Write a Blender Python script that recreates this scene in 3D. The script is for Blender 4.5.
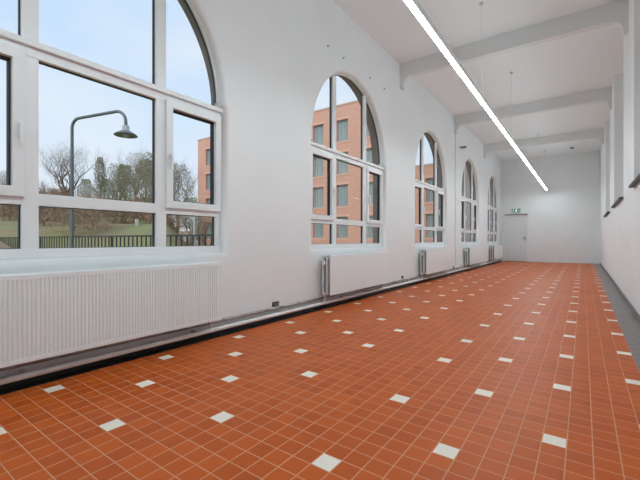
import bpy, bmesh, math, random
from mathutils import Vector, Matrix

for o in list(bpy.data.objects):
    bpy.data.objects.remove(o)
C = bpy.context.scene.collection
SC = bpy.context.scene
S = 2.0 / 3.0            # every length below is in survey units; one unit is 2/3 m
PI = math.pi

# ------------------------------------------------------------------ camera
cam_d = bpy.data.cameras.new('camera')
cam = bpy.data.objects.new('camera', cam_d)
C.objects.link(cam)
cam.location = (0, 0, 1.45 * S)
cam.rotation_euler = (math.radians(90), 0, math.atan(263.3 / 372.0))
cam_d.sensor_fit = 'HORIZONTAL'
cam_d.sensor_width = 36.0
cam_d.lens = 36.0 * 372.0 / 640.0
cam_d.clip_start = 0.02
cam_d.clip_end = 400
SC.camera = cam

# ------------------------------------------------------------------ world
LED = 51.0
FILL_UP = 14.0
w = bpy.data.worlds.new('sky')
SC.world = w
w.use_nodes = True
nt = w.node_tree
nt.nodes.clear()
tc = nt.nodes.new('ShaderNodeTexCoord')
sep = nt.nodes.new('ShaderNodeSeparateXYZ')
ramp = nt.nodes.new('ShaderNodeValToRGB')
cr = ramp.color_ramp
cr.elements[0].position = 0.0
cr.elements[0].color = (0.80, 0.86, 0.94, 1)
cr.elements[1].position = 0.62
cr.elements[1].color = (0.50, 0.70, 0.96, 1)
e = cr.elements.new(0.30)
e.color = (0.64, 0.78, 0.96, 1)
noi = nt.nodes.new('ShaderNodeTexNoise')
noi.inputs['Scale'].default_value = 2.6
noi.inputs['Detail'].default_value = 4
mp = nt.nodes.new('ShaderNodeMapping')
mp.inputs['Scale'].default_value = (1, 1, 2.4)
nr = nt.nodes.new('ShaderNodeValToRGB')
nr.color_ramp.elements[0].position = 0.42
nr.color_ramp.elements[0].color = (0, 0, 0, 1)
nr.color_ramp.elements[1].position = 0.72
nr.color_ramp.elements[1].color = (0.55, 0.55, 0.55, 1)
mix = nt.nodes.new('ShaderNodeMix')
mix.data_type = 'RGBA'
mix.inputs['B'].default_value = (0.88, 0.90, 0.94, 1)
bg = nt.nodes.new('ShaderNodeBackground')
bg.inputs['Strength'].default_value = 1.06
out = nt.nodes.new('ShaderNodeOutputWorld')
L = nt.links.new
L(tc.outputs['Generated'], sep.inputs[0])
L(sep.outputs['Z'], ramp.inputs[0])
L(tc.outputs['Generated'], mp.inputs[0])
L(mp.outputs[0], noi.inputs['Vector'])
L(noi.outputs['Fac'], nr.inputs[0])
L(nr.outputs['Color'], mix.inputs['Factor'])
L(ramp.outputs['Color'], mix.inputs['A'])
L(mix.outputs['Result'], bg.inputs['Color'])
L(bg.outputs[0], out.inputs[0])

sun_d = bpy.data.lights.new('hazy_sun', 'SUN')
sun_d.energy = 1.6
sun_d.angle = math.radians(12)
sun_d.color = (1.0, 0.95, 0.88)
sun = bpy.data.objects.new('hazy_sun', sun_d)
C.objects.link(sun)
sun.location = (-20, -20, 20)
sun.rotation_euler = (math.radians(52), 0, 0)      # shines along the building, into neither window wall

SC.view_settings.view_transform = 'Standard'
SC.view_settings.look = 'None'
SC.view_settings.gamma = 1.0
SC.view_settings.use_curve_mapping = False
SC.view_settings.exposure = 0.0


# ------------------------------------------------------------------ materials
def new_mat(name):
    m = bpy.data.materials.new(name)
    m.use_nodes = True
    return m, m.node_tree, m.node_tree.nodes['Principled BSDF']


def plain(name, col, rough=0.5, metal=0.0, var=0.0, scale=6.0, bump=0.0, spec=0.5, col2=None):
    """base colour with a soft noise between two tones, and an optional fine bump"""
    m, t, b = new_mat(name)
    b.inputs['Roughness'].default_value = rough
    b.inputs['Metallic'].default_value = metal
    b.inputs['Specular IOR Level'].default_value = spec
    c2 = col2 or tuple(max(0, c * (1 - var)) for c in col)
    tcn = t.nodes.new('ShaderNodeTexCoord')
    n = t.nodes.new('ShaderNodeTexNoise')
    n.inputs['Scale'].default_value = scale
    n.inputs['Detail'].default_value = 5
    r = t.nodes.new('ShaderNodeValToRGB')
    r.color_ramp.elements[0].position = 0.35
    r.color_ramp.elements[0].color = (*c2, 1)
    r.color_ramp.elements[1].position = 0.65
    r.color_ramp.elements[1].color = (*col, 1)
    t.links.new(tcn.outputs['Object'], n.inputs['Vector'])
    t.links.new(n.outputs['Fac'], r.inputs[0])
    t.links.new(r.outputs['Color'], b.inputs['Base Color'])
    if bump:
        bp = t.nodes.new('ShaderNodeBump')
        bp.inputs['Strength'].default_value = bump
        bp.inputs['Distance'].default_value = 0.01
        n2 = t.nodes.new('ShaderNodeTexNoise')
        n2.inputs['Scale'].default_value = scale * 6
        t.links.new(tcn.outputs['Object'], n2.inputs['Vector'])
        t.links.new(n2.outputs['Fac'], bp.inputs['Height'])
        t.links.new(bp.outputs[0], b.inputs['Normal'])
    return m


def emit(name, col, strength):
    m = bpy.data.materials.new(name)
    m.use_nodes = True
    t = m.node_tree
    t.nodes.clear()
    e_ = t.nodes.new('ShaderNodeEmission')
    e_.inputs['Color'].default_value = (*col, 1)
    e_.inputs['Strength'].default_value = strength
    o_ = t.nodes.new('ShaderNodeOutputMaterial')
    t.links.new(e_.outputs[0], o_.inputs[0])
    return m


def glass_mat(name, tint=(0.97, 0.985, 0.98), base=0.03):
    m = bpy.data.materials.new(name)
    m.use_nodes = True
    t = m.node_tree
    t.nodes.clear()
    tr = t.nodes.new('ShaderNodeBsdfTransparent')
    tr.inputs['Color'].default_value = (*tint, 1)
    gl = t.nodes.new('ShaderNodeBsdfGlossy')
    gl.inputs['Roughness'].default_value = 0.02
    fr = t.nodes.new('ShaderNodeFresnel')
    fr.inputs['IOR'].default_value = 1.3
    mx = t.nodes.new('ShaderNodeMixShader')
    o_ = t.nodes.new('ShaderNodeOutputMaterial')
    t.links.new(fr.outputs[0], mx.inputs[0])
    t.links.new(tr.outputs[0], mx.inputs[1])
    t.links.new(gl.outputs[0], mx.inputs[2])
    t.links.new(mx.outputs[0], o_.inputs[0])
    return m


def brick_mat(name, c1, c2, mortar, scale=1.0, axes='XZ'):
    m, t, b = new_mat(name)
    b.inputs['Roughness'].default_value = 0.9
    tcn = t.nodes.new('ShaderNodeTexCoord')
    sp = t.nodes.new('ShaderNodeSeparateXYZ')
    cb = t.nodes.new('ShaderNodeCombineXYZ')
    t.links.new(tcn.outputs['Object'], sp.inputs[0])
    if axes == 'XZ':
        t.links.new(sp.outputs['X'], cb.inputs['X'])
    else:
        ad = t.nodes.new('ShaderNodeMath')
        t.links.new(sp.outputs['X'], ad.inputs[0])
        t.links.new(sp.outputs['Y'], ad.inputs[1])
        t.links.new(ad.outputs[0], cb.inputs['X'])
    t.links.new(sp.outputs['Z'], cb.inputs['Y'])
    br = t.nodes.new('ShaderNodeTexBrick')
    br.inputs['Color1'].default_value = (*c1, 1)
    br.inputs['Color2'].default_value = (*c2, 1)
    br.inputs['Mortar'].default_value = (*mortar, 1)
    br.inputs['Scale'].default_value = scale
    br.inputs['Brick Width'].default_value = 0.22
    br.inputs['Row Height'].default_value = 0.065
    br.inputs['Mortar Size'].default_value = 0.008
    t.links.new(cb.outputs[0], br.inputs['Vector'])
    n = t.nodes.new('ShaderNodeTexNoise')
    n.inputs['Scale'].default_value = 0.35
    mx = t.nodes.new('ShaderNodeMix')
    mx.data_type = 'RGBA'
    mx.blend_type = 'MULTIPLY'
    mx.inputs['Factor'].default_value = 0.35
    t.links.new(tcn.outputs['Object'], n.inputs['Vector'])
    t.links.new(br.outputs['Color'], mx.inputs['A'])
    t.links.new(n.outputs['Color'], mx.inputs['B'])
    t.links.new(br.outputs['Color'], b.inputs['Base Color'])
    return m


TS = 0.14964      # tile pitch across
TV = 0.14893      # tile pitch along


def floor_mat():
    m, t, b = new_mat('quarry_tiles')
    nd = t.nodes

    def mth(op, a, c=None, d=None):
        n = nd.new('ShaderNodeMath')
        n.operation = op
        for i, v in enumerate((a, c, d)):
            if v is None:
                continue
            if isinstance(v, (int, float)):
                n.inputs[i].default_value = v
            else:
                t.links.new(v, n.inputs[i])
        return n.outputs[0]
    tcn = nd.new('ShaderNodeTexCoord')
    sp = nd.new('ShaderNodeSeparateXYZ')
    t.links.new(tcn.outputs['Object'], sp.inputs[0])
    x = mth('MULTIPLY', sp.outputs['X'], 1 / S)
    y = mth('MULTIPLY', sp.outputs['Y'], 1 / S)
    kc = mth('MULTIPLY', mth('SUBTRACT', 0.4277, x), 1 / TS)
    rc = mth('MULTIPLY', mth('SUBTRACT', mth('SUBTRACT', y, 0.1856), mth('MULTIPLY', kc, 0.00279)), 1 / TV)
    kf = mth('ADD', kc, 0.5)
    rf = mth('ADD', rc, 0.5)
    k = mth('FLOOR', kf)
    n = mth('FLOOR', rf)

    def edge(f):
        fr = mth('FRACT', f)
        return mth('MINIMUM', fr, mth('SUBTRACT', 1.0, fr))
    de = mth('MINIMUM', edge(kf), edge(rf))
    tile = mth('GREATER_THAN', de, 0.026)

    def cols(ls):
        acc = None
        for c_ in ls:
            q = mth('COMPARE', k, float(c_), 0.3)
            acc = q if acc is None else mth('ADD', acc, q)
        return acc
    n8 = mth('FLOORED_MODULO', n, 8.0)
    A = mth('MULTIPLY', cols([0, 8, 23, 31]), mth('COMPARE', n8, 0.0, 0.3))
    B = mth('MULTIPLY', cols([4, 12, 19, 27]), mth('COMPARE', n8, 4.0, 0.3))
    D = cols([12, 19, 27])
    ex = mth('SUBTRACT', mth('MULTIPLY', D, mth('COMPARE', n, 29.0, 0.3)),
             mth('MULTIPLY', D, mth('COMPARE', n, 28.0, 0.3)))
    white = mth('ADD', mth('ADD', A, B), ex)
    cb = nd.new('ShaderNodeCombineXYZ')
    t.links.new(k, cb.inputs[0])
    t.links.new(n, cb.inputs[1])
    wn = nd.new('ShaderNodeTexWhiteNoise')
    wn.noise_dimensions = '2D'
    t.links.new(cb.outputs[0], wn.inputs['Vector'])
    rr = nd.new('ShaderNodeValToRGB')
    els = rr.color_ramp.elements
    els[0].position = 0
    els[0].color = (0.46, 0.080, 0.006, 1)
    els[1].position = 1
    els[1].color = (0.57, 0.108, 0.009, 1)
    t.links.new(wn.outputs['Value'], rr.inputs[0])
    nz = nd.new('ShaderNodeTexNoise')
    nz.inputs['Scale'].default_value = 1.1
    nz.inputs['Detail'].default_value = 4
    t.links.new(tcn.outputs['Object'], nz.inputs['Vector'])

    def mixc(f, a, c_):
        q = nd.new('ShaderNodeMix')
        q.data_type = 'RGBA'
        for nm, v in (('Factor', f), ('A', a), ('B', c_)):
            if isinstance(v, tuple):
                q.inputs[nm].default_value = v
            elif isinstance(v, float):
                q.inputs[nm].default_value = v
            else:
                t.links.new(v, q.inputs[nm])
        return q.outputs['Result']
    body = mixc(mth('MULTIPLY', nz.outputs['Fac'], 0.35), rr.outputs['Color'], (0.48, 0.092, 0.012, 1))
    c1 = mixc(white, body, (0.86, 0.78, 0.68, 1))
    c2 = mixc(tile, (0.62, 0.30, 0.18, 1), c1)
    t.links.new(c2, b.inputs['Base Color'])
    rg = mth('ADD', mth('MULTIPLY', tile, -0.30), 0.70)
    rg2 = mth('ADD', rg, mth('MULTIPLY', nz.outputs['Fac'], 0.12))
    t.links.new(rg2, b.inputs['Roughness'])
    b.inputs['Specular IOR Level'].default_value = 0.2
    hgt = mth('MINIMUM', mth('MULTIPLY', de, 14.0), 1.0)
    bp = nd.new('ShaderNodeBump')
    bp.inputs['Strength'].default_value = 0.25
    bp.inputs['Distance'].default_value = 0.002
    t.links.new(hgt, bp.inputs['Height'])
    t.links.new(bp.outputs[0], b.inputs['Normal'])
    return m


M = {}
M['plaster'] = plain('white_plaster', (0.85, 0.865, 0.87), 0.75, var=0.03, scale=1.3, bump=0.08, spec=0.3)
M['ceiling'] = plain('white_ceiling_paint', (0.865, 0.88, 0.885), 0.8, var=0.015, scale=0.8, spec=0.2)
M['beam'] = plain('shade_toned_beam_white', (0.77, 0.77, 0.76), 0.8, var=0.015, scale=0.8, spec=0.2)  # ceiling white greyed so the beams carry painted shade
M['floor'] = floor_mat()
M['granite'] = plain('granite_reflection_toned', (0.19, 0.162, 0.15), 0.32, var=0.45, scale=14, bump=0.05)  # same stone as the left border, lightened to paint reflected light
M['black_stone'] = plain('black_stone', (0.022, 0.023, 0.026), 0.3, scale=5, col2=(0.012, 0.012, 0.014), bump=0.15)
M['pvc'] = plain('white_window_frame', (0.83, 0.845, 0.85), 0.35, var=0.01)
M['anthracite'] = plain('anthracite_frame', (0.055, 0.06, 0.07), 0.5, var=0.1)
M['gasket'] = plain('black_gasket', (0.02, 0.02, 0.022), 0.6, var=0.1)
M['glass'] = glass_mat('window_glass')
M['rad'] = plain('white_radiator_enamel', (0.85, 0.88, 0.89), 0.38, var=0.01)
M['rad_dark'] = plain('radiator_fins', (0.30, 0.30, 0.30), 0.5, var=0.2, scale=20)
M['pipe'] = plain('white_painted_pipe', (0.86, 0.86, 0.85), 0.4, var=0.12, scale=9)
M['pipe_old'] = plain('worn_pipe_paint', (0.50, 0.47, 0.45), 0.6, scale=7, col2=(0.30, 0.20, 0.18))
M['brass'] = plain('valve_metal', (0.55, 0.53, 0.50), 0.35, metal=0.8, var=0.1)
M['slate'] = plain('slate_sill', (0.045, 0.046, 0.05), 0.5, var=0.3, scale=8)
M['housing'] = plain('white_lamp_housing', (0.82, 0.82, 0.82), 0.4, var=0.01)
M['led'] = emit('led_diffuser', (0.86, 1.0, 1.04), LED)
M['fill_up'] = emit('added_ceiling_fill', (0.80, 1.0, 1.05), FILL_UP)  # added glow, out of view on the lamp top, brightens the ceiling
M['cable'] = plain('white_cable', (0.65, 0.65, 0.65), 0.5, metal=0.0, var=0.1)
M['black_plastic'] = plain('black_plastic', (0.02, 0.02, 0.02), 0.35, var=0.1)
M['grey_plastic'] = plain('grey_plastic', (0.22, 0.22, 0.21), 0.5, var=0.1)
M['white_plastic'] = plain('white_plastic', (0.80, 0.80, 0.80), 0.4, var=0.01)
M['door'] = plain('white_door_paint', (0.76, 0.77, 0.78), 0.4, var=0.01)
M['steel'] = plain('brushed_steel', (0.45, 0.45, 0.46), 0.35, metal=0.9, var=0.1, scale=30)
M['green_sign'] = emit('exit_sign_green', (0.01, 0.20, 0.10), 0.6)
M['white_sign'] = emit('exit_sign_white', (0.9, 1.0, 0.95), 0.8)
M['wood'] = plain('wooden_threshold', (0.30, 0.16, 0.09), 0.5, var=0.3, scale=12)
M['brick_out'] = plain('weathered_brown_masonry', (0.25, 0.20, 0.17), 0.9, var=0.25, scale=3, bump=0.2)
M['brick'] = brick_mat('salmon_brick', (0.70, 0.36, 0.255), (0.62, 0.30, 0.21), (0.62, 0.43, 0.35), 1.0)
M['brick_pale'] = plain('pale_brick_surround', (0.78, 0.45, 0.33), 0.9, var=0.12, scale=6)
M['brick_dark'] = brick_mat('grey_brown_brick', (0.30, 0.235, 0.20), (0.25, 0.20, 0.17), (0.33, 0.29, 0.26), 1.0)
M['coping'] = plain('stone_coping', (0.62, 0.44, 0.36), 0.8, var=0.1)
M['wframe'] = plain('grey_window_frame', (0.42, 0.42, 0.40), 0.5, var=0.1)
M['wpane'] = plain('sky_toned_pane', (0.34, 0.40, 0.39), 0.06, scale=0.25, col2=(0.16, 0.20, 0.19), spec=1.0)  # paler base colour paints the reflected sky into the panes
M['grass'] = plain('winter_grass', (0.25, 0.27, 0.10), 0.95, scale=0.5, col2=(0.27, 0.19, 0.11), bump=0.5)
M['paving'] = plain('yard_paving', (0.30, 0.29, 0.27), 0.9, var=0.2, scale=2)
M['bark'] = plain('grey_bark', (0.22, 0.18, 0.14), 0.95, var=0.3, scale=5)
M['bark_pale'] = plain('pale_twigs', (0.34, 0.29, 0.20), 0.95, var=0.3, scale=3)
M['ivy'] = plain('ivy_leaves', (0.27, 0.29, 0.13), 0.8, scale=1.5, col2=(0.20, 0.18, 0.10))
M['rust'] = plain('rusty_shrub', (0.42, 0.24, 0.16), 0.9, scale=1.2, col2=(0.30, 0.22, 0.14))
M['iron'] = plain('dark_green_iron', (0.035, 0.045, 0.04), 0.55, var=0.2)
M['galv'] = plain('grey_lamp_post', (0.16, 0.18, 0.19), 0.5, metal=0.3, var=0.15)
M['galv_pale'] = plain('pale_lamp_cap', (0.45, 0.46, 0.45), 0.5, var=0.15)
M['pale_post'] = plain('pale_post', (0.62, 0.62, 0.60), 0.6, var=0.1)


# ------------------------------------------------------------------ mesh helpers
class MB:
    """collects shapes in survey units; build() links them as ONE mesh object"""

    def __init__(s):
        s.v, s.f, s.mi, s.sm = [], [], [], []

    def add(s, vs, fs, mi=0, smooth=False):
        b = len(s.v)
        s.v += [tuple(p) for p in vs]
        for f in fs:
            s.f.append([b + i for i in f])
            s.mi.append(mi)
            s.sm.append(smooth)
        return s

    def box(s, x0, x1, y0, y1, z0, z1, mi=0, bev=0.0):
        if bev > 0:
            bm = bmesh.new()
            bmesh.ops.create_cube(bm, size=1)
            for v in bm.verts:
                v.co = Vector(((x0 + x1) / 2 + v.co.x * (x1 - x0), (y0 + y1) / 2 + v.co.y * (y1 - y0), (z0 + z1) / 2 + v.co.z * (z1 - z0)))
            bmesh.ops.bevel(bm, geom=list(bm.edges), offset=bev, segments=2, affect='EDGES', profile=0.6)
            bm.verts.index_update()
            s.add([v.co for v in bm.verts], [[v.index for v in f.verts] for f in bm.faces], mi)
            bm.free()
            return s
        vs = [(x, y, z) for x in (x0, x1) for y in (y0, y1) for z in (z0, z1)]
        return s.add(vs, [(0, 1, 3, 2), (4, 6, 7, 5), (0, 4, 5, 1), (2, 3, 7, 6), (0, 2, 6, 4), (1, 5, 7, 3)], mi)

    def tube(s, pts, r, n=8, mi=0, cap=True):
        pts = [Vector(p) for p in pts]
        rs = r if isinstance(r, (list, tuple)) else [r] * len(pts)
        rings = []
        up = None
        for i, p in enumerate(pts):
            d = (pts[min(i + 1, len(pts) - 1)] - pts[max(i - 1, 0)])
            d.normalize()
            if up is None:
                up = Vector((0, 0, 1)) if abs(d.z) < 0.9 else Vector((1, 0, 0))
            a = d.cross(up)
            if a.length < 1e-5:
                a = d.orthogonal()
            a.normalize()
            b_ = d.cross(a)
            up = a.cross(d) * 1.0
            rings.append([p + (a * math.cos(2 * PI * k / n) + b_ * math.sin(2 * PI * k / n)) * rs[i] for k in range(n)])
        vs = [q for rg in rings for q in rg]
        fs = []
        for i in range(len(pts) - 1):
            for k in range(n):
                fs.append((i * n + k, i * n + (k + 1) % n, (i + 1) * n + (k + 1) % n, (i + 1) * n + k))
        s.add(vs, fs, mi, True)
        if cap:
            s.add(rings[0], [tuple(range(n))], mi)
            s.add(rings[-1], [tuple(range(n))], mi)
        return s

    def lathe(s, c, prof, n=24, mi=0):
        """profile of (radius, z) around the vertical axis through c"""
        vs = []
        for r, z in prof:
            for k in range(n):
                vs.append((c[0] + r * math.cos(2 * PI * k / n), c[1] + r * math.sin(2 * PI * k / n), c[2] + z))
        fs = []
        for i in range(len(prof) - 1):
            for k in range(n):
                fs.append((i * n + k, i * n + (k + 1) % n, (i + 1) * n + (k + 1) % n, (i + 1) * n + k))
        return s.add(vs, fs, mi, True)

    def prism(s, poly, axis, a, b, mi=0):
        """extrude a 2-D polygon along an axis from a to b; axis x: (y,z), y: (x,z), z: (x,y)"""
        def P(p, q):
            return {'x': (q, p[0], p[1]), 'y': (p[0], q, p[1]), 'z': (p[0], p[1], q)}[axis]
        n = len(poly)
        vs = [P(p, a) for p in poly] + [P(p, b) for p in poly]
        fs = [tuple(range(n)), tuple(range(2 * n - 1, n - 1, -1))]
        fs += [(i, (i + 1) % n, n + (i + 1) % n, n + i) for i in range(n)]
        return s.add(vs, fs, mi)

    def build(s, name, mats, parent=None, origin=None):
        me = bpy.data.meshes.new(name)
        o_ = Vector(origin) if origin else Vector((0, 0, 0))
        me.from_pydata([((Vector(p) - o_) * S)[:] for p in s.v], [], s.f)
        if not isinstance(mats, (list, tuple)):
            mats = [mats]
        for m in mats:
            me.materials.append(m)
        for i, p in enumerate(me.polygons):
            p.material_index = s.mi[i]
            p.use_smooth = s.sm[i]
        bm = bmesh.new()
        bm.from_mesh(me)
        bmesh.ops.recalc_face_normals(bm, faces=bm.faces)
        bm.to_mesh(me)
        bm.free()
        ob = bpy.data.objects.new(name, me)
        C.objects.link(ob)
        if parent is not None:
            ob.parent = parent
        else:
            ob.location = o_ * S
        return ob


def tag(o, label, cat, group=None, kind=None):
    o['label'] = label
    o['category'] = cat
    if group:
        o['group'] = group
    if kind:
        o['kind'] = kind
    return o


def empty(name, loc, label, cat, group=None, kind=None, rz=0.0):
    o = bpy.data.objects.new(name, None)
    C.objects.link(o)
    o.empty_display_size = 0.1
    o.location = Vector(loc) * S
    o.rotation_euler = (0, 0, rz)
    return tag(o, label, cat, group, kind)


def kids(o):
    return [c for c in bpy.data.objects if c.parent == o]


def copy_tree(o, parent=None):
    ch = kids(o)
    c = o.copy()
    C.objects.link(c)
    if parent is not None:
        c.parent = parent
    for k in ch:
        copy_tree(k, c)
    return c


# ------------------------------------------------------------------ room shell
XL, XR, YB, YF, ZC = -4.62, 0.83, 28.2, -6.4, 6.87
TL, TR = 0.4277 - 32.5 * TS, 0.4277 + 0.5 * TS      # edges of the tile field
RECESS = 0.42
BAY = [2.172 + 5.85 * i for i in range(-1, 5)]        # window axes along the room
BAY[0] = -3.68

o = MB().box(TL, TR, YF, YB, -0.15, 0).build('floor', M['floor'])
tag(o, 'red-brown quarry tile floor with scattered white inset tiles', 'floor', kind='structure')
o = MB().box(XL, TL, YF, YB, -0.15, -0.001).build('trim_1', M['black_stone'])
tag(o, 'narrow black stone border of the floor along the window wall', 'floor border', kind='structure')
o = MB().box(TR, XR, YF, YB, -0.15, -0.001).build('trim_2', M['granite'])
tag(o, 'wide granite border of the floor along the right wall, greyed by a painted reflection', 'floor border', kind='structure')
o = MB().box(XL - 0.5, XR + RECESS + 0.4, YF - 0.3, YB + 0.3, ZC, ZC + 0.3).build('ceiling', M['ceiling'])
tag(o, 'plain white ceiling crossed by shallow beams', 'ceiling', kind='structure')

# -- left wall with arched openings: an inner plaster leaf and an outer brick leaf
ZS, ZT, AR, AZ, HW = 1.255, 3.56, 1.735, 3.64, 1.765
AH = 1.85               # the arch rises a little more than a half circle
NARC = 40


def opening(c, off=0.0):
    """outline (y,z) of one arched opening, widened by off"""
    pts = [(c - HW - off, ZS - off), (c + HW + off, ZS - off), (c + HW + off, ZT), (c + AR + off, ZT + 0.012), (c + AR + off, AZ)]
    for i in range(1, NARC):
        a = PI * i / NARC
        pts.append((c + (AR + off) * math.cos(a), AZ + (AH + off) * math.sin(a)))
    pts += [(c - AR - off, AZ), (c - AR - off, ZT + 0.012), (c - HW - off, ZT)]
    return pts


def holed(mb, x, off, mi, y0, y1, z0, z1):
    bm = bmesh.new()
    loops = [[(y0, z0), (y1, z0), (y1, z1), (y0, z1)]] + [opening(c, off) for c in BAY]
    es = []
    for lp in loops:
        vs = [bm.verts.new((x, p[0], p[1])) for p in lp]
        es += [bm.edges.new((vs[i], vs[(i + 1) % len(vs)])) for i in range(len(vs))]
    bmesh.ops.triangle_fill(bm, use_beauty=True, use_dissolve=False, edges=es)
    bm.verts.index_update()
    mb.add([v.co for v in bm.verts], [[v.index for v in f.verts] for f in bm.faces], mi)
    bm.free()


def loft(mb, prof, mi, smooth=True):
    for c in BAY:
        rings = [[(x, p[0], p[1]) for p in opening(c, off)] for x, off in prof]
        n = len(rings[0])
        fs = []
        for i in range(len(rings) - 1):
            for k in range(n):
                fs.append((i * n + k, i * n + (k + 1) % n, (i + 1) * n + (k + 1) % n, (i + 1) * n + k))
        mb.add([p for r in rings for p in r], fs, mi, smooth)


mb = MB()
holed(mb, XL, 0.075, 0, YF, YB, -0.15, ZC)
loft(mb, [(XL, 0.075), (XL - 0.006, 0.045), (XL - 0.022, 0.02), (XL - 0.05, 0.006), (XL - 0.10, 0.0)], 0)
loft(mb, [(XL - 0.10, 0.0), (XL - 0.22, 0.0)], 0, False)
loft(mb, [(XL - 0.22, 0.0), (XL - 0.48, 0.14)], 1, False)
holed(mb, XL - 0.48, 0.14, 1, YF, YB, -0.6, ZC + 0.3)
x1_ = XL - 0.48
mb.add([(XL, YF, -0.15), (x1_, YF, -0.6), (x1_, YF, ZC + 0.3), (XL, YF, ZC)], [(0, 1, 2, 3)])
mb.add([(XL, YB, -0.15), (x1_, YB, -0.6), (x1_, YB, ZC + 0.3), (XL, YB, ZC)], [(0, 1, 2, 3)])
mb.add([(XL, YF, ZC), (x1_, YF, ZC + 0.3), (x1_, YB, ZC + 0.3), (XL, YB, ZC)], [(0, 1, 2, 3)])
mb.add([(XL, YF, -0.15), (x1_, YF, -0.6), (x1_, YB, -0.6), (XL, YB, -0.15)], [(0, 1, 2, 3)])
wl = mb.build('wall_left', [M['plaster'], M['brick_out']])
tag(wl, 'long white plastered wall with tall arched windows', 'wall', kind='structure')

o = MB().box(XL - 0.5, XR + RECESS + 0.4, YB, YB + 0.3, -0.15, ZC).build('wall_back', M['plaster'])
tag(o, 'white end wall with the exit door', 'wall', kind='structure')
o = MB().box(XL - 0.5, XR + RECESS + 0.4, YF - 0.3, YF, -0.15, ZC).build('wall_front', M['plaster'])
tag(o, 'white end wall behind the viewpoint', 'wall', kind='structure')

# -- right wall: low continuous wall, piers up to the ceiling, recessed back leaf with window openings
SILL_Z = 2.50
RHW = 1.735
RB = [c - 0.02 for c in BAY[:-1]]
mb = MB()
mb.box(XR, XR + RECESS + 0.3, YF, YB, -0.15, SILL_Z)
edges = [YF] + [v for c in RB for v in (c - RHW, c + RHW)] + [YB]
for i in range(0, len(edges), 2):
    mb.box(XR, XR + RECESS + 0.3, edges[i], edges[i + 1], SILL_Z, ZC)
for c in RB:
    mb.box(XR + RECESS, XR + RECESS + 0.3, c - RHW, c - 1.1, SILL_Z, ZC)
    mb.box(XR + RECESS, XR + RECESS + 0.3, c + 1.1, c + RHW, SILL_Z, ZC)
    mb.box(XR + RECESS, XR + RECESS + 0.3, c - 1.1, c + 1.1, 5.9, ZC)
    mb.box(XR + RECESS, XR + RECESS + 0.3, c - 1.1, c + 1.1, SILL_Z, 2.75)
o = mb.build('wall_right', M['plaster'])
tag(o, 'white right wall with tall recesses between piers', 'wall', kind='structure')

# -- ceiling beams with corbels
for i, yb in enumerate((4.95, 10.78, 16.72, 22.6)):
    t_ = empty('trim_%d' % (i + 3), (0, yb, ZC), ['white ceiling beam above the near arched window', 'white ceiling beam nearest to the viewpoint, after the second arched window', 'second white ceiling beam, between third and fourth arched windows', 'farthest white ceiling beam, before the end wall'][i], 'ceiling beam', kind='structure')
    org = (0, yb, ZC)
    b = MB().box(XL, XR, yb, yb + 0.2, ZC - 0.42, ZC + 0.05, bev=0.0)
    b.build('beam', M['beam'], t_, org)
    for sx, dr in ((XL, 1), (XR, -1)):
        poly = [(sx, ZC - 0.42), (sx + dr * 0.30, ZC - 0.42)]
        for k in range(1, 9):
            a = k / 8 * PI / 2
            poly.append((sx + dr * (0.30 - 0.20 * math.sin(a)), ZC - 0.42 - 0.26 * (1 - math.cos(a)) - 0.02))
        poly += [(sx + dr * 0.09, ZC - 0.74), (sx, ZC - 0.74)]
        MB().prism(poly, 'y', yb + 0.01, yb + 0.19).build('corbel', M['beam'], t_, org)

# -- baseboards
o = MB().box(XL, XL + 0.022, YF, YB, 0, 0.105).build('baseboard_left', M['black_stone'])
tag(o, 'low black stone skirting along the window wall', 'skirting', kind='structure')
o = MB().box(XR - 0.02, XR, YF, YB, 0, 0.10).build('baseboard_right', M['granite'])
tag(o, 'low dark granite skirting along the right wall', 'skirting', kind='structure')
o = MB().box(-2.98, XR - 0.02, YB - 0.02, YB, 0.0, 0.11, bev=0.006).build('baseboard_back', M['pvc'])
tag(o, 'low white skirting along the end wall', 'skirting', kind='structure')

# ------------------------------------------------------------------ arched windows
GX = XL - 0.165          # glass plane
FX = XL - 0.11           # room face of the frame


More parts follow.
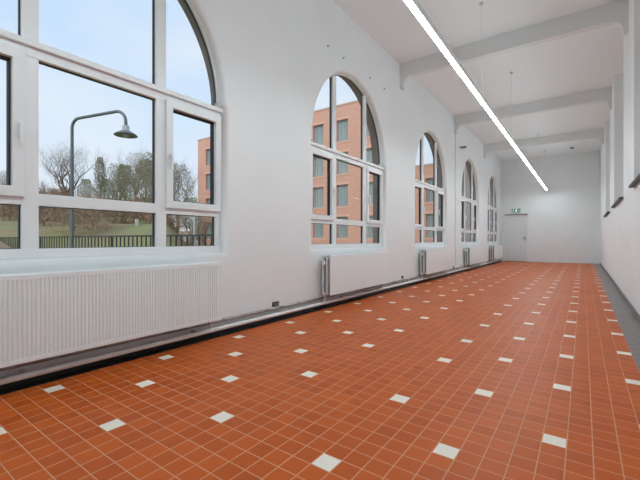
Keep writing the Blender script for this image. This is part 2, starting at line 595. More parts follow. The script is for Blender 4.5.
def make_window(c, name, label):
    org = (GX, c, ZS)
    w_ = empty(name, org, label, 'window', kind='structure')
    MU = 0.742

    def bars(x0, x1, bev, grow):
        m_ = MB()
        g = grow
        e1, e2, e3 = 0.0025, 0.005, 0.0075
        m_.box(x0, x1, c - HW + 0.001, c + HW - 0.001, ZS + 0.001, 1.358 + g, bev=bev)                     # bottom rail
        for sgn in (-1, 1):                                                          # jambs
            m_.box(x0 + e1, x1 - e1, *sorted((c + sgn * (HW - 0.001), c + sgn * (HW - 0.095 - g))), ZS + 0.003, ZT - 0.001, bev=bev)
            m_.box(x0 + e2, x1 - e2, c + sgn * MU - 0.075 - g, c + sgn * MU + 0.075 + g, 1.30, 3.45, bev=bev)   # lower mullions
            zt = AZ + AH / AR * math.sqrt(AR ** 2 - (MU + 0.08) ** 2)
            m_.box(x0 + e2, x1 - e2, c + sgn * MU - 0.075 - g, c + sgn * MU + 0.075 + g, 3.451, zt, bev=bev)
        m_.box(x0 + e3, x1 - e3, c - HW + 0.002, c + HW - 0.002, 1.815 - g, 1.945 + g, bev=bev)              # low rail
        m_.box(x0, x1, c - HW + 0.002, c + HW - 0.002, 3.37 - g, 3.55 + g, bev=bev)                # transom
        # thin arch ring
        n = 36
        vs, fs = [], []
        for i in range(n + 1):
            a = PI * i / n
            for r_ in (AR, AR - 0.018 - g * 0.5):
                for xx in (x0, x1):
                    vs.append((xx, c + r_ * math.cos(a), AZ + (r_ + AH - AR) * math.sin(a)))
        for i in range(n):
            q = i * 4
            fs += [(q + 2, q + 3, q + 7, q + 6), (q, q + 2, q + 6, q + 4), (q + 1, q + 5, q + 7, q + 3)]
        m_.add(vs, fs)
        return m_
    bars(GX + 0.004, FX, 0.006, 0.0).build('frame', M['pvc'], w_, org)
    bars(GX - 0.045, GX - 0.004, 0, 0.006).build('outer_frame', M['anthracite'], w_, org)
    # projecting ledge on the transom
    MB().box(FX, FX + 0.045, c - HW - 0.02, c + HW + 0.02, 3.47, 3.54, bev=0.015).build('transom_ledge', M['pvc'], w_, org)
    # glazing of the whole opening
    pts = opening(c, -0.004)
    MB().add([(GX, p[0], p[1]) for p in pts], [tuple(range(len(pts)))]).build('pane', M['glass'], w_, org)
    # two opening casements in the middle row
    for sgn in (-1, 1):
        ya, yb = sorted((c + sgn * (MU + 0.055), c + sgn * (HW - 0.012)))
        s_ = MB()
        z0, z1, fw = 1.895, 3.405, 0.105
        s_.box(GX + 0.006, FX + 0.035, ya, yb, z0, z0 + fw, bev=0.008)
        s_.box(GX + 0.006, FX + 0.035, ya, yb, z1 - fw, z1, bev=0.008)
        s_.box(GX + 0.009, FX + 0.0335, ya + 0.001, ya + fw, z0 + 0.01, z1 - 0.01, bev=0.006)
        s_.box(GX + 0.009, FX + 0.0335, yb - fw, yb - 0.001, z0 + 0.01, z1 - 0.01, bev=0.006)
        sash = s_.build('casement', M['pvc'], w_, org)
        gk = MB()
        for (p0, p1, q0, q1) in ((ya + fw, yb - fw, z0 + fw, z0 + fw + 0.012), (ya + fw, yb - fw, z1 - fw - 0.018, z1 - fw),
                                 (ya + fw, ya + fw + 0.012, z0 + fw, z1 - fw), (yb - fw - 0.016, yb - fw, z0 + fw, z1 - fw)):
            gk.box(GX - 0.04, GX + 0.03, p0, p1, q0, q1)
        gk.build('gasket', M['gasket'], sash, org)
        hy = ya + 0.05 if sgn > 0 else yb - 0.05
        h_ = MB()
        h_.box(FX + 0.033, FX + 0.05, hy - 0.022, hy + 0.022, 2.50, 2.66, bev=0.006)
        h_.tube([(FX + 0.045, hy, 2.62), (FX + 0.10, hy, 2.62)], 0.014)
        h_.box(FX + 0.085, FX + 0.105, hy - 0.016, hy + 0.016, 2.42, 2.64, bev=0.006)
        h_.build('handle', M['pvc'], sash, org)
    return w_


WL = ['white-framed arched window behind the viewpoint', 'nearest white-framed arched window with the street lamp seen through it',
      'second white-framed arched window with the brick building filling its view', 'third white-framed arched window along the left wall',
      'fourth white-framed arched window along the left wall', 'farthest white-framed arched window, nearest to the exit door']
for i, c in enumerate(BAY):
    make_window(c, 'window_%d' % (i + 1), WL[i])

# right-hand windows set in the back of the recesses, with slate sills reaching into the room
RL = ['slate-silled recessed window on the right wall behind the viewpoint', 'slate-silled recessed window on the right wall beside the viewpoint',
      'recessed window on the right wall with the nearest dark slate sill', 'recessed window on the right wall with the second dark slate sill',
      'recessed window on the right wall with the third dark slate sill', 'recessed window on the right wall nearest to the end wall']
for i, c in enumerate(RB):
    org = (XR + RECESS, c, SILL_Z)
    w_ = empty('window_%d' % (i + 7), org, RL[i], 'window', kind='structure')
    x0, x1 = XR + RECESS + 0.06, XR + RECESS + 0.16
    f = MB()
    for (p0, p1, q0, q1) in ((c - 1.1, c + 1.1, 2.75, 2.86), (c - 1.1, c + 1.1, 5.79, 5.9), (c - 1.1, c - 0.99, 2.75, 5.9),
                             (c + 0.99, c + 1.1, 2.75, 5.9), (c - 0.05, c + 0.05, 2.86, 5.79), (c - 0.99, c + 0.99, 4.6, 4.7)):
        f.box(x0, x1, p0, p1, q0, q1, bev=0.006)
    f.build('frame', M['pvc'], w_, org)
    MB().add([(x0 + 0.05, c - 1.0, 2.85), (x0 + 0.05, c + 1.0, 2.85), (x0 + 0.05, c + 1.0, 5.8), (x0 + 0.05, c - 1.0, 5.8)], [(0, 1, 2, 3)]).build('pane', M['glass'], w_, org)
    MB().box(XR - 0.085, XR + RECESS, c - RHW + 0.002, c + RHW - 0.002, SILL_Z, SILL_Z + 0.045, bev=0.008).build('window_sill', M['slate'], w_, org)

# ------------------------------------------------------------------ exit door, sign, threshold
org = (-3.70, YB, 0)
d = empty('door_1', org, 'plain white exit door in the end wall', 'door', kind='structure')
MB().box(-4.34, -3.07, YB - 0.035, YB, 0.03, 3.08, bev=0.008).build('door_leaf', M['door'], d, org)
fr_ = MB()
fr_.box(-4.42, -4.34, YB - 0.06, YB, 0.0, 3.16, bev=0.008)
fr_.box(-3.07, -2.99, YB - 0.06, YB, 0.0, 3.16, bev=0.008)
fr_.box(-4.34, -3.07, YB - 0.06, YB, 3.08, 3.16, bev=0.008)
fr_.build('door_frame', M['pvc'], d, org)
h = MB()
h.box(-3.23, -3.13, YB - 0.06, YB - 0.03, 1.42, 1.68, bev=0.008)
h.tube([(-3.18, YB - 0.05, 1.60), (-3.18, YB - 0.13, 1.60)], 0.022)
h.tube([(-3.18, YB - 0.12, 1.60), (-3.40, YB - 0.12, 1.60)], 0.022)
h.build('door_handle', M['steel'], d, org)
b = MB()
b.box(-4.40, -3.01, YB - 0.12, YB - 0.06, 3.13, 3.19, bev=0.01)
b.build('door_head_shadow', M['grey_plastic'], d, org)  # grey bar drawn for the shadow line at the door head
MB().box(-4.40, -3.0, YB - 0.16, YB - 0.001, 0, 0.03, bev=0.008).build('threshold', M['wood'], d, org)

org = (-3.70, YB, 3.31)
sgn_ = empty('exit_sign', org, 'small green emergency exit sign above the white door', 'exit sign')
MB().box(-3.97, -3.43, YB - 0.07, YB, 3.31, 3.57, bev=0.012).build('housing', M['white_plastic'], sgn_, org)
yy = YB - 0.072
MB().box(-3.955, -3.445, yy - 0.004, yy, 3.325, 3.555).build('sign_face', M['green_sign'], sgn_, org)
p = MB()
yp = yy - 0.0045


def flat(poly):
    p.prism(poly, 'y', yp - 0.004, yp)


# running figure, arrow and doorway
flat([(-3.86 + 0.02 * math.cos(k * PI / 5), 3.525 + 0.02 * math.sin(k * PI / 5)) for k in range(10)])
flat([(-3.885, 3.495), (-3.845, 3.50), (-3.835, 3.43), (-3.87, 3.42)])
flat([(-3.87, 3.435), (-3.845, 3.43), (-3.80, 3.39), (-3.79, 3.345), (-3.815, 3.345), (-3.825, 3.38)])
flat([(-3.87, 3.43), (-3.85, 3.42), (-3.88, 3.37), (-3.94, 3.355), (-3.94, 3.375), (-3.895, 3.385)])
flat([(-3.85, 3.495), (-3.84, 3.48), (-3.79, 3.45), (-3.785, 3.465)])
flat([(-3.885, 3.495), (-3.88, 3.475), (-3.925, 3.45), (-3.935, 3.465)])
flat([(-3.74, 3.345), (-3.64, 3.345), (-3.64, 3.535), (-3.74, 3.535)])
flat([(-3.60, 3.43), (-3.52, 3.43), (-3.52, 3.39), (-3.465, 3.44), (-3.52, 3.49), (-3.52, 3.45), (-3.60, 3.45)])
p.build('pictogram', M['white_sign'], sgn_, org)

# ------------------------------------------------------------------ LED line lamp
LX, LZ, LY0, LY1 = -1.90, 4.63, -4.0, 27.5
org = (LX, (LY0 + LY1) / 2, LZ)
lamp = empty('pendant_light', org, 'long white linear pendant light hanging on thin cables under the ceiling', 'lamp')
b = MB()
b.box(LX - 0.043, LX - 0.035, LY0, LY1, LZ, LZ + 0.11)
b.box(LX + 0.035, LX + 0.043, LY0, LY1, LZ, LZ + 0.11)
b.box(LX - 0.035, LX + 0.035, LY0, LY1, LZ + 0.05, LZ + 0.06)
b.box(LX - 0.043, LX + 0.043, LY0 - 0.01, LY0, LZ, LZ + 0.11)
b.box(LX - 0.043, LX + 0.043, LY1, LY1 + 0.01, LZ, LZ + 0.11)
b.build('lamp_housing', M['housing'], lamp, org)
b = MB()
N = 32
for i in range(N):
    ya, yb = LY0 + (LY1 - LY0) * i / N, LY0 + (LY1 - LY0) * (i + 1) / N
    xa, xb, za, zb = LX - 0.033, LX + 0.033, LZ - 0.020, LZ
    b.add([(xa, ya, za), (xb, ya, za), (xb, yb, za), (xa, yb, za)], [(0, 1, 2, 3)])
    b.add([(xa, ya, za), (xa, yb, za), (xa, yb, zb), (xa, ya, zb)], [(0, 1, 2, 3)])  # glowing sides added to the diffuser to light the upper walls
    b.add([(xb, ya, za), (xb, yb, za), (xb, yb, zb), (xb, ya, zb)], [(0, 1, 2, 3)])
for ye in (LY0, LY1):
    b.add([(LX - 0.033, ye, LZ - 0.020), (LX + 0.033, ye, LZ - 0.020), (LX + 0.033, ye, LZ), (LX - 0.033, ye, LZ)], [(0, 1, 2, 3)])  # glowing ends added to lift the end wall
b.build('diffuser', M['led'], lamp, org)
b = MB()
for i in range(N):
    ya, yb = LY0 + (LY1 - LY0) * i / N, LY0 + (LY1 - LY0) * (i + 1) / N
    b.add([(LX - 0.033, ya, LZ + 0.10), (LX + 0.033, ya, LZ + 0.10), (LX + 0.033, yb, LZ + 0.10), (LX - 0.033, yb, LZ + 0.10)], [(0, 1, 2, 3)])
b.build('added_fill_strip', M['fill_up'], lamp, org)  # unseen glowing strip added for ceiling fill
for yc in (0.2, 4.7, 9.06, 13.4, 17.8, 22.0, 26.1):
    sc_ = MB().tube([(LX, yc, LZ + 0.11), (LX, yc, ZC - 0.02)], 0.003, 6).build('suspension_cable', M['cable'], lamp, org)
    MB().lathe((LX, yc, ZC), [(0.0, -0.05), (0.03, -0.05), (0.045, -0.03), (0.045, 0.0)], 14).build('ceiling_cup', M['cable'], sc_, org)

org = (-0.54, 26.2, ZC)
sd = empty('smoke_detector', org, 'small smoke detector on the ceiling past the farthest beam', 'smoke detector')
MB().lathe(org, [(0.0, -0.10), (0.07, -0.10), (0.10, -0.07), (0.11, -0.03)], 18).build('detector_head', M['grey_plastic'], sd, org)
MB().lathe(org, [(0.11, -0.03), (0.12, -0.03), (0.12, 0.0)], 18).build('base_ring', M['white_plastic'], sd, org)

# ------------------------------------------------------------------ radiators
RF, RBK, RZ0, RZ1 = -4.30, -4.54, 0.287, 1.125


def radiator(y0, y1, fluted, label):
    yc = (y0 + y1) / 2
    org = (RBK, yc, RZ0)
    r = empty('radiator', org, label, 'radiator', 'panel radiators under the arched windows')
    if fluted:
        prof = []
        pit = 0.036
        n = int((y1 - y0 - 0.06) / pit)
        y = y0 + 0.03
        prof.append((y0, RF - 0.004))
        for i in range(n):
            prof += [(y, RF - 0.012), (y + 0.009, RF - 0.001), (y + 0.022, RF), (y + 0.029, RF - 0.003), (y + 0.033, RF - 0.012)]
            y += pit
        prof.append((y1, RF - 0.004))
        vs, fs = [], []
        for (yy_, xx) in prof:
            vs += [(xx, yy_, RZ0 + 0.05), (xx, yy_, RZ1 - 0.05)]
        for i in range(len(prof) - 1):
            fs.append((2 * i, 2 * i + 2, 2 * i + 3, 2 * i + 1))
        b_ = MB().add(vs, fs)
        b_.box(RF - 0.03, RF - 0.002, y0, y1, RZ0, RZ0 + 0.055, bev=0.008)
        b_.box(RF - 0.03, RF - 0.002, y0, y1, RZ1 - 0.055, RZ1, bev=0.008)
        b_.box(RF - 0.03, RF - 0.014, y0, y1, RZ0 + 0.03, RZ1 - 0.03)
        b_.build('front_panel', M['rad'], r, org)
    else:
        MB().box(RF - 0.028, RF, y0, y1, RZ0, RZ1, bev=0.009).build('front_panel', M['rad'], r, org)
    MB().box(RF - 0.135, RF - 0.105, y0 + 0.02, y1 - 0.02, RZ0 + 0.01, RZ1 - 0.01, bev=0.009).build('middle_panel', M['rad'], r, org)
    MB().box(RBK, RBK + 0.028, y0 + 0.02, y1 - 0.02, RZ0, RZ1 - 0.01, bev=0.009).build('rear_panel', M['rad'], r, org)
    fn = MB()
    y = y0 + 0.06
    while y < y1 - 0.05:
        fn.box(RF - 0.105, RF - 0.028, y, y + 0.012, RZ0 + 0.05, RZ1 - 0.06)
        fn.box(RBK + 0.028, RF - 0.135, y, y + 0.012, RZ0 + 0.05, RZ1 - 0.06)
        y += 0.045
    fn.build('fins', M['rad_dark'], r, org)
    g = MB()
    for xx in (RF - 0.03, RF - 0.09, RF - 0.15, RF - 0.21):
        g.box(xx - 0.02, xx, y0 + 0.005, y1 - 0.005, RZ1 - 0.008, RZ1 + 0.004)
    k = y0 + 0.005
    while k < y1:
        g.box(RBK, RF - 0.01, k, k + 0.02, RZ1 - 0.006, RZ1 + 0.003)
        k += 0.1
    g.build('top_grille', M['rad'], r, org)
    for yv in (y0 + 0.035, y1 - 0.06):
        v = MB()
        v.tube([(XL + 0.14, yv, 0.149), (XL + 0.14, yv, RZ0 + 0.03)], 0.02)
        vo = v.build('supply_pipe', M['pipe'], r, org)
        MB().tube([(XL + 0.14, yv - 0.03, RZ0 - 0.04), (XL + 0.14, yv + 0.045, RZ0 - 0.04)], 0.03, 10).build('valve', M['brass'], vo, org)
    for yv in (y0 + 0.45, y1 - 0.45):
        MB().box(XL + 0.002, RBK + 0.002, yv, yv + 0.06, RZ0 + 0.1, RZ1 - 0.12).build('wall_bracket', M['rad_dark'], r, org)
    v = MB()
    v.tube([(RBK + 0.09, y0 + 0.02, RZ1 - 0.16), (RBK + 0.09, y0 - 0.06, RZ1 - 0.16)], 0.024)
    v.tube([(RBK + 0.09, y0 - 0.05, RZ1 - 0.10), (RBK + 0.09, y0 - 0.05, RZ1 - 0.20)], 0.034, 12)
    v.build('thermostat_knob', M['white_plastic'], r, org)
    return r


radiator(BAY[1] - 1.40, BAY[1] + 1.425, True, 'white fluted radiator under the nearest arched window')
r2 = radiator(BAY[2] - 1.56, BAY[2] + 1.26, False, 'smooth white radiator under the second arched window')
for i, lb in ((3, 'smooth white radiator under the third arched window'), (4, 'smooth white radiator under the fourth arched window'),
              (5, 'smooth white radiator under the farthest arched window near the door')):
    c = copy_tree(r2)
    c.location.y += (BAY[i] - BAY[2]) * S
    c['label'] = lb

# heating pipes along the foot of the wall
org = (XL + 0.06, 10, 0.12)
hp = empty('heating_pipe', org, 'white heating pipe running low along the whole window wall', 'pipe')
MB().tube([(XL + 0.14, YF + 0.1, 0.115), (XL + 0.14, YB - 0.3, 0.115)], 0.032, 12).build('flow_pipe', M['pipe'], hp, org)
for i in range(17):
    yc = -5 + 2.0 * i + 0.3
    MB().box(XL + 0.002, XL + 0.14, yc, yc + 0.03, 0.112, 0.152).build('pipe_clip', M['pipe'], hp, org)
o = MB().tube([(XL + 0.03, YF + 0.1, 0.205), (XL + 0.03, YB - 0.3, 0.205)], 0.024, 10).build('return_pipe', M['pipe_old'])
tag(o, 'thin worn return pipe behind the white heating pipe', 'pipe')


# sockets and small wall things
def socket(y, z, label, double):
    org = (XL, y, z)
    s_ = empty('wall_socket', org, label, 'socket')
    wd = 0.16 if double else 0.09
    MB().box(XL, XL + 0.035, y - wd / 2, y + wd / 2, z, z + 0.085, bev=0.012).build('socket_plate', M['black_plastic'], s_, org)
    cs = (y - 0.04, y + 0.04) if double else (y,)
    for yc in cs:
        MB().tube([(XL + 0.034, yc, z + 0.043), (XL + 0.04, yc, z + 0.043)], 0.027, 14).build('socket_well', M['grey_plastic'], s_, org)


socket(5.10, 0.235, 'black double socket low on the wall between the first two arched windows', True)
socket(10.96, 0.25, 'black socket low on the wall between second and third arched windows', False)
socket(16.55, 0.23, 'small black socket low on the wall between third and fourth arched windows', False)

org = (XL, 17.4, 5.60)
sn = empty('motion_sensor', org, 'small dark sensor high on the wall past the third arched window', 'sensor')
MB().box(XL, XL + 0.10, 17.33, 17.47, 5.60, 5.68, bev=0.015).build('sensor_bracket', M['white_plastic'], sn, org)
MB().box(XL + 0.10, XL + 0.34, 17.32, 17.48, 5.58, 5.66, bev=0.02).build('sensor_head', M['grey_plastic'], sn, org)
o = MB().box(XL, XL + 0.035, 16.82, 16.88, 0.36, ZC - 0.76, bev=0.006).build('cable_trunking', M['white_plastic'])
tag(o, 'slim white vertical cable trunking under the second ceiling beam', 'trunking')
hk = None
lbs = ['first of four small wall hooks above the second arched window', 'second of four small wall hooks above the second arched window',
       'third of four small wall hooks above the second arched window', 'fourth of four small wall hooks above the second arched window']
for yc, lb in zip((6.82, 7.47, 8.81, 9.67), lbs):
    if hk is None:
        org = (XL, yc, 5.74)
        hk = empty('wall_hook', org, lb, 'hook', 'small hooks above the second arched window')
        MB().tube([(XL, yc, 5.74), (XL + 0.010, yc, 5.74)], 0.020, 12).build('hook_plate', M['grey_plastic'], hk, org)
        MB().tube([(XL + 0.01, yc, 5.74), (XL + 0.035, yc, 5.74), (XL + 0.04, yc, 5.76)], 0.008, 8).build('hook_pin', M['steel'], hk, org)
    else:
        q = copy_tree(hk)
        q.location.y = yc * S
        q['label'] = lb

# ------------------------------------------------------------------ outside
def smooth(a, b_, x):
    t_ = max(0.0, min(1.0, (x - a) / (b_ - a)))
    return t_ * t_ * (3 - 2 * t_)


def ground_z(x, y):
    s_ = -0.8 * x + 0.6 * y
    rt = -x / y if y > 0.5 else 9
    return -0.5 + (3.4 * smooth(19, 40, s_) + 3.0 * smooth(38, 62, s_)) * smooth(1.36, 1.62, rt) + 0.12 * math.sin(x * 0.7) * math.cos(y * 0.6)


NX, NY = 56, 56
vs = []
for i in range(NX + 1):
    for j in range(NY + 1):
        x = XL - 0.48 - 74 * i / NX
        y = -30 + 100 * j / NY
        vs.append((x, y, ground_z(x, y)))
fs = [(i * (NY + 1) + j, (i + 1) * (NY + 1) + j, (i + 1) * (NY + 1) + j + 1, i * (NY + 1) + j + 1) for i in range(NX) for j in range(NY)]
o = MB().add(vs, fs, 0, True).build('ground', M['grass'])
tag(o, 'sloping winter grass and leaf litter outside the windows', 'ground', kind='structure')


# brick buildings across the yard
def facade(parent, org, x0, x1, y, depth, z1, cols, rows, hw, hh, mat):
    """front wall facing the room with real openings, side and rear walls, and a flat roof"""
    xs = sorted([x0, x1] + [v for c in cols for v in (c - hw, c + hw)])
    zs = sorted([-0.8, z1] + [v for r in rows for v in (r - hh, r)])
    b_ = MB()
    inx = lambda v: any(abs(v - c) < hw for c in cols)
    inz = lambda v: any(r - hh < v < r for r in rows)
    for i in range(len(xs) - 1):
        for j in range(len(zs) - 1):
            xm, zm = (xs[i] + xs[i + 1]) / 2, (zs[j] + zs[j + 1]) / 2
            a_, c_, e_, f_ = xs[i], xs[i + 1], zs[j], zs[j + 1]
            if inx(xm) and inz(zm):
                d_ = y + 0.45
                for q in (((a_, y, e_), (c_, y, e_), (c_, d_, e_), (a_, d_, e_)), ((a_, y, f_), (c_, y, f_), (c_, d_, f_), (a_, d_, f_)),
                          ((a_, y, e_), (a_, y, f_), (a_, d_, f_), (a_, d_, e_)), ((c_, y, e_), (c_, y, f_), (c_, d_, f_), (c_, d_, e_))):
                    b_.add(q, [(0, 1, 2, 3)])
            else:
                b_.add([(a_, y, e_), (c_, y, e_), (c_, y, f_), (a_, y, f_)], [(0, 1, 2, 3)])
    for q in (((x0, y, -0.8), (x0, y, z1), (x0, y + depth, z1), (x0, y + depth, -0.8)), ((x1, y, -0.8), (x1, y, z1), (x1, y + depth, z1), (x1, y + depth, -0.8)),
              ((x0, y + depth, -0.8), (x1, y + depth, -0.8), (x1, y + depth, z1), (x0, y + depth, z1)), ((x0, y, z1), (x1, y, z1), (x1, y + depth, z1), (x0, y + depth, z1))):
        b_.add(q, [(0, 1, 2, 3)])
    b_.build('wall', mat, parent, org)
    MB().box(x0 - 0.08, x1 + 0.08, y - 0.08, y + 0.5, z1, z1 + 0.22).build('roof_coping', M['coping'], parent, org)
    fm = pm = sm_ = None
    for c in cols:
        for r in rows:
            if fm is None:
                f_ = MB()
                ya, yb = y + 0.30, y + 0.42
                for (p0, p1, q0, q1) in ((c - hw, c + hw, r - 0.1, r), (c - hw, c + hw, r - hh, r - hh + 0.1), (c - hw, c - hw + 0.1, r - hh, r), (c + hw - 0.1, c + hw, r - hh, r), (c - hw * 0.45, c - hw * 0.45 + 0.09, r - hh, r)):
                    f_.box(p0, p1, ya, yb, q0, q1)
                fm = f_.build('window', M['wframe'], parent, org)
                pm = MB().box(c - hw + 0.05, c + hw - 0.05, y + 0.38, y + 0.44, r - hh + 0.05, r - 0.05).build('pane', M['wpane'], fm, org)
                MB().box(c - hw - 0.3, c + hw + 0.3, y - 0.05, y + 0.3, r - hh - 0.22, r - hh).build('window_sill', M['brick_pale'], fm, org)
                MB().box(c - hw - 0.3, c + hw + 0.3, y - 0.03, y, r, r + 0.35).build('lintel', M['brick_pale'], fm, org)
                c0, r0 = c, r
            else:
                q = copy_tree(fm, parent)
                q.location = Vector((c - c0, 0, r - r0)) * S


org = (-41.0, 45.5, -0.6)
bA = empty('apartment_building', org, 'tall salmon brick apartment block across the yard', 'building')
facade(bA, org, -61.4, -21.5, 45.5, 7, 20.8, [-28.3 - 4.25 * k for k in range(-1, 8)], [18.77, 14.05, 9.4, 4.8], 0.95, 3.1, M['brick'])
org = (-17.5, 47.0, -0.6)
bB = empty('apartment_building', org, 'low salmon brick wing seen through the third arched window', 'building')
facade(bB, org, -21.3, -13.6, 47.0, 10, 11.0, [-19.2, -15.6], [9.4, 4.8], 0.95, 3.1, M['brick'])
org = (-9.0, 42.0, -0.6)
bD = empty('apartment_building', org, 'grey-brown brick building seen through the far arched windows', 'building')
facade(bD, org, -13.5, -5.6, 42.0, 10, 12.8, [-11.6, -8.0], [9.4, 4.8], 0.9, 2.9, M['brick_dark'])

# street lamp
px_, py_ = -20.19, 7.76
org = (px_, py_, ground_z(px_, py_))
sl = empty('street_lamp', org, 'grey street lamp with curved arm and bell shade outside the nearest window', 'street lamp')
dx, dy = 0.9535, 0.3015
pts = [(px_, py_, org[2]), (px_, py_, 3.0), (px_, py_, 6.85)]
for k in range(1, 7):
    a = k / 6 * PI / 2
    pts.append((px_ + dx * 0.45 * (1 - math.cos(a)), py_ + dy * 0.45 * (1 - math.cos(a)), 6.85 + 0.45 * math.sin(a)))
Lm = 3.28
pts.append((px_ + dx * (Lm - 0.55), py_ + dy * (Lm - 0.55), 7.38))
for k in range(1, 7):
    a = k / 6 * PI / 2
    q = Lm - 0.55 + 0.55 * math.sin(a)
    pts.append((px_ + dx * q, py_ + dy * q, 7.38 - 0.55 * (1 - math.cos(a))))
pts.append((px_ + dx * Lm, py_ + dy * Lm, 6.62))
MB().tube(pts, [0.085] * 2 + [0.07] * (len(pts) - 2), 10).build('post', M['galv'], sl, org)
hc = (px_ + dx * Lm, py_ + dy * Lm, 6.24)
MB().lathe(hc, [(0.0, 0.44), (0.14, 0.43), (0.155, 0.22), (0.20, 0.20), (0.22, 0.15)], 20).build('lamp_cap', M['galv_pale'], sl, org)
sh_ = MB().lathe(hc, [(0.20, 0.17), (0.30, 0.13), (0.46, 0.03), (0.50, -0.02), (0.485, -0.02), (0.40, 0.0), (0.12, 0.02)], 28).build('lamp_shade', M['galv'], sl, org)
MB().lathe(hc, [(0.14, 0.03), (0.13, -0.05), (0.08, -0.11), (0.0, -0.13)], 18).build('bulb_glass', M['galv_pale'], sh_, org)

# railing fence running away from the building
org = (-22, 7.95, -0.5)
fe = empty('railing_fence', org, 'dark green iron railing fence beyond the nearest window', 'fence')
FZ1 = lambda x: 1.60 + 0.0 * x
for zz in (1.58, -0.05):
    MB().box(-41, -8.6, 7.92, 7.98, zz, zz + 0.06).build('rail', M['iron'], fe, org)
bm0 = MB().box(-8.71, -8.665, 7.93, 7.97, -0.35, 1.58).build('baluster', M['iron'], fe, org)
for i in range(1, 98):
    q = bm0.copy()
    C.objects.link(q)
    q.location = Vector((-0.33 * i, 0, 0)) * S
for xx in (-8.6, -16.7, -24.8, -32.9, -41.0):
    MB().box(xx - 0.03, xx + 0.03, 7.92, 7.98, -0.75, 1.64).build('fence_post', M['iron'], fe, org)

o = MB().tube([(-11.1, 8.08, -0.7), (-11.1, 8.08, 2.4)], 0.03, 10).build('marker_post', M['pale_post'])
tag(o, 'thin pale post just behind the railing fence', 'post')
gz = ground_z(-33.29, 18.09)
o = MB().box(-33.42, -33.16, 17.96, 18.2, gz - 0.1, gz + 0.6, bev=0.03).build('utility_box', M['pale_post'])
tag(o, 'small pale utility box on the grass bank', 'box')


# trees
def grow(mb, rnd, p, d, length, r, lvl, spread, droop):
    n = 3
    pts, rs = [p], [r]
    for i in range(n):
        d = (d + Vector((rnd.uniform(-1, 1), rnd.uniform(-1, 1), rnd.uniform(-0.6, 1))) * 0.16).normalized()
        p = p + d * length / n
        pts.append(p)
        rs.append(r * (1 - 0.45 * (i + 1) / n))
    mb.tube(pts, rs, 5 if lvl > 2 else 3, cap=False)
    if lvl == 0:
        return
    nb = 4 if lvl > 1 else 3
    for k in range(nb):
        q = pts[1 + (k % n)] if k < nb - 1 else pts[-1]
        a = rnd.uniform(0, 2 * PI)
        sd = d.orthogonal().normalized()
        sd.rotate(Matrix.Rotation(a, 3, d))
        nd = (d * (1 - spread) + sd * spread * rnd.uniform(0.7, 1.3) + Vector((0, 0, droop))).normalized()
        grow(mb, rnd, q, nd, length * rnd.uniform(0.55, 0.8), rs[-1] * 0.72, lvl - 1, spread, droop)


def crown(mb, rnd, h, rad, count, zlo, size):
    for i in range(count):
        a = rnd.uniform(0, 2 * PI)
        z = rnd.uniform(zlo, 1.0)
        rr_ = rad * math.sqrt(rnd.random()) * (0.35 + 0.75 * math.sin(PI * min(1, (z - zlo) / (1 - zlo) * 0.85 + 0.12)))
        c = Vector((rr_ * math.cos(a), rr_ * math.sin(a), z * h))
        u = Vector((rnd.uniform(-1, 1), rnd.uniform(-1, 1), rnd.uniform(-1, 1))).normalized()
        v = u.orthogonal().normalized()
        s1, s2 = size * rnd.uniform(0.6, 1.3), size * rnd.uniform(0.3, 0.7)
        mb.add([c - u * s1, c + v * s2, c + u * s1, c - v * s2], [(0, 1, 2, 3)])


def tree_proto(name, seed, h, lvl, spread, mat, leaves=0, lrad=1.5, lmat=None, zlo=0.2, lsize=0.14, trunk=0.3, r0=0.17, droop=0.25):
    rnd = random.Random(seed)
    t_ = bpy.data.objects.new(name, None)
    C.objects.link(t_)
    b_ = MB()
    b_.tube([(0, 0, -0.4), (0.03, 0.02, h * trunk * 0.5), (0, 0.05, h * trunk)], [r0 * 1.3, r0 * 1.05, r0], 7, cap=False)
    for k in range(5):
        a = 2 * PI * k / 5 + rnd.uniform(-0.4, 0.4)
        dd = Vector((math.cos(a) * spread * 1.3, math.sin(a) * spread * 1.3, 1.0)).normalized() if k < 4 else Vector((0.05, 0.0, 1))
        grow(b_, rnd, Vector((0, 0.05, h * trunk * rnd.uniform(0.75, 1.0))), dd, h * 0.30, r0 * 0.62, lvl, spread, droop)
    b_.build('branches', mat, t_)
    if leaves:
        q = MB()
        crown(q, rnd, h, lrad, leaves, zlo, lsize)
        q.build('foliage', lmat, t_)
    return t_


protos = {
    'bare': tree_proto('bare_tree', 3, 7.6, 5, 0.55, M['bark'], trunk=0.28),
    'twiggy': tree_proto('bare_tree', 11, 8.5, 5, 0.42, M['bark_pale'], leaves=2200, lrad=2.1, lmat=M['ivy'], zlo=0.12, lsize=0.09),
    'ivy': tree_proto('ivy_clad_tree', 21, 8.5, 4, 0.5, M['bark_pale'], leaves=4200, lrad=2.1, lmat=M['ivy'], zlo=0.06, lsize=0.11),
    'shrub': tree_proto('shrub', 31, 2.4, 4, 0.6, M['bark'], leaves=1800, lrad=1.7, lmat=M['rust'], zlo=0.02, lsize=0.09, trunk=0.12, r0=0.06),
    'thicket': tree_proto('shrub', 51, 2.8, 5, 0.55, M['bark_pale'], leaves=1500, lrad=1.8, lmat=M['rust'], zlo=0.02, lsize=0.08, trunk=0.1, r0=0.07),
    'conifer': tree_proto('slim_tree', 41, 7.5, 3, 0.25, M['bark'], leaves=1400, lrad=0.8, lmat=M['ivy'], zlo=0.1, lsize=0.11, trunk=0.4, r0=0.1, droop=0.4),
}
used = set()


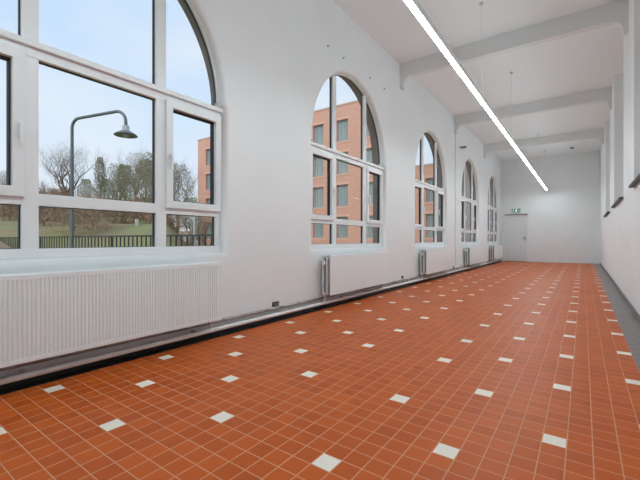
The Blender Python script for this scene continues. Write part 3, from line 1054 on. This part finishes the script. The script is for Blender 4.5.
def place(kind, px, Z, scale, rz, label, group=None):
    # px, Z: bearing and distance from the survey point
    th = math.atan(263.3 / 372.0)
    X = (px - 320) / 372.0 * Z
    x, y = X * math.cos(th) - Z * math.sin(th), X * math.sin(th) + Z * math.cos(th)
    pr = protos[kind]
    o_ = pr if kind not in used else copy_tree(pr)
    used.add(kind)
    o_.location = Vector((x, y, ground_z(x, y) - 0.1)) * S
    o_.scale = (scale, scale, scale)
    o_.rotation_euler = (0, 0, rz)
    cat = {'bare': 'tree', 'twiggy': 'tree', 'ivy': 'tree', 'shrub': 'shrub', 'thicket': 'shrub', 'conifer': 'tree'}[kind]
    tag(o_, label, cat, group)


place('bare', 66, 40, 1.15, 0.4, 'large bare spreading tree behind the street lamp post')
place('bare', 45, 62, 0.80, 2.0, 'smaller bare tree to the left behind the large bare tree')
place('bare', 205, 24, 0.55, 4.4, 'slender bare tree in front of the corner of the brick block')
place('conifer', 100, 52, 0.97, 0, 'slim upright dark tree right of the street lamp post')
for px, Z, sc, rz, lb in ((117, 44, 0.74, 0.3, 'pale twiggy tree below the street lamp shade, left one'), (136, 52, 0.97, 1.9, 'pale twiggy tree below the street lamp shade, right one'),
                          (154, 42, 0.92, 3.1, 'pale twiggy tree against the right mullion of the nearest window'), (178, 47, 1.08, 4.0, 'tall twiggy tree left in the casement view'),
                          (6, 46, 0.55, 5, 'twiggy tree at the left edge of the view')):
    place('twiggy', px, Z, sc, rz, lb, 'twiggy trees on the bank')
for px, Z, sc, rz, lb in ((125, 60, 0.9, 0.0, 'ivy-clad tree behind the two twiggy trees under the lamp shade'), (146, 66, 1.15, 1.0, 'ivy-clad tree hidden partly by the right mullion'),
                          (191, 53, 0.92, 2.2, 'ivy-clad tree right beside the brick block'), (168, 60, 1.05, 1.4, 'ivy-clad tree behind the tall twiggy tree in the casement view'),
                          (86, 58, 0.60, 3.3, 'low ivy-clad tree right of the street lamp post'),
                          (24, 60, 0.48, 4.1, 'low ivy-clad tree at the left mullion'), (64, 66, 0.6, 5.0, 'low ivy-clad tree behind the large bare tree'), (107, 66, 0.75, 0.8, 'low ivy-clad tree beside the slim upright tree')):
    place('ivy', px, Z, sc, rz, lb, 'ivy-clad trees on the bank')
rs_ = random.Random(5)
NAMES = ['left edge of the view', 'left mullion', 'large bare tree', 'street lamp post', 'slim upright tree', 'left twiggy tree', 'right twiggy tree', 'pale utility box', 'right mullion', 'casement view', 'brick block corner']
for i, px in enumerate((4, 22, 42, 60, 86, 106, 124, 143, 158, 172, 188)):
    place('shrub', px, (39, 43)[i % 2] + rs_.uniform(-1, 1), rs_.uniform(0.85, 1.1), rs_.uniform(0, 6), 'reddish-brown winter shrub on the bank near the ' + NAMES[i], 'winter shrubs on the bank')
for i, (px, Z) in enumerate(((10, 36), (34, 37), (44, 31), (66, 34), (74, 28), (94, 31))):
    place('thicket', px, Z, rs_.uniform(1.0, 1.15), rs_.uniform(0, 6), 'pale twiggy thicket behind the fence near the ' + ['left edge of the view', 'left mullion', 'left end of the centre pane', 'large bare tree', 'street lamp post', 'slim upright tree'][i], 'thickets behind the fence')
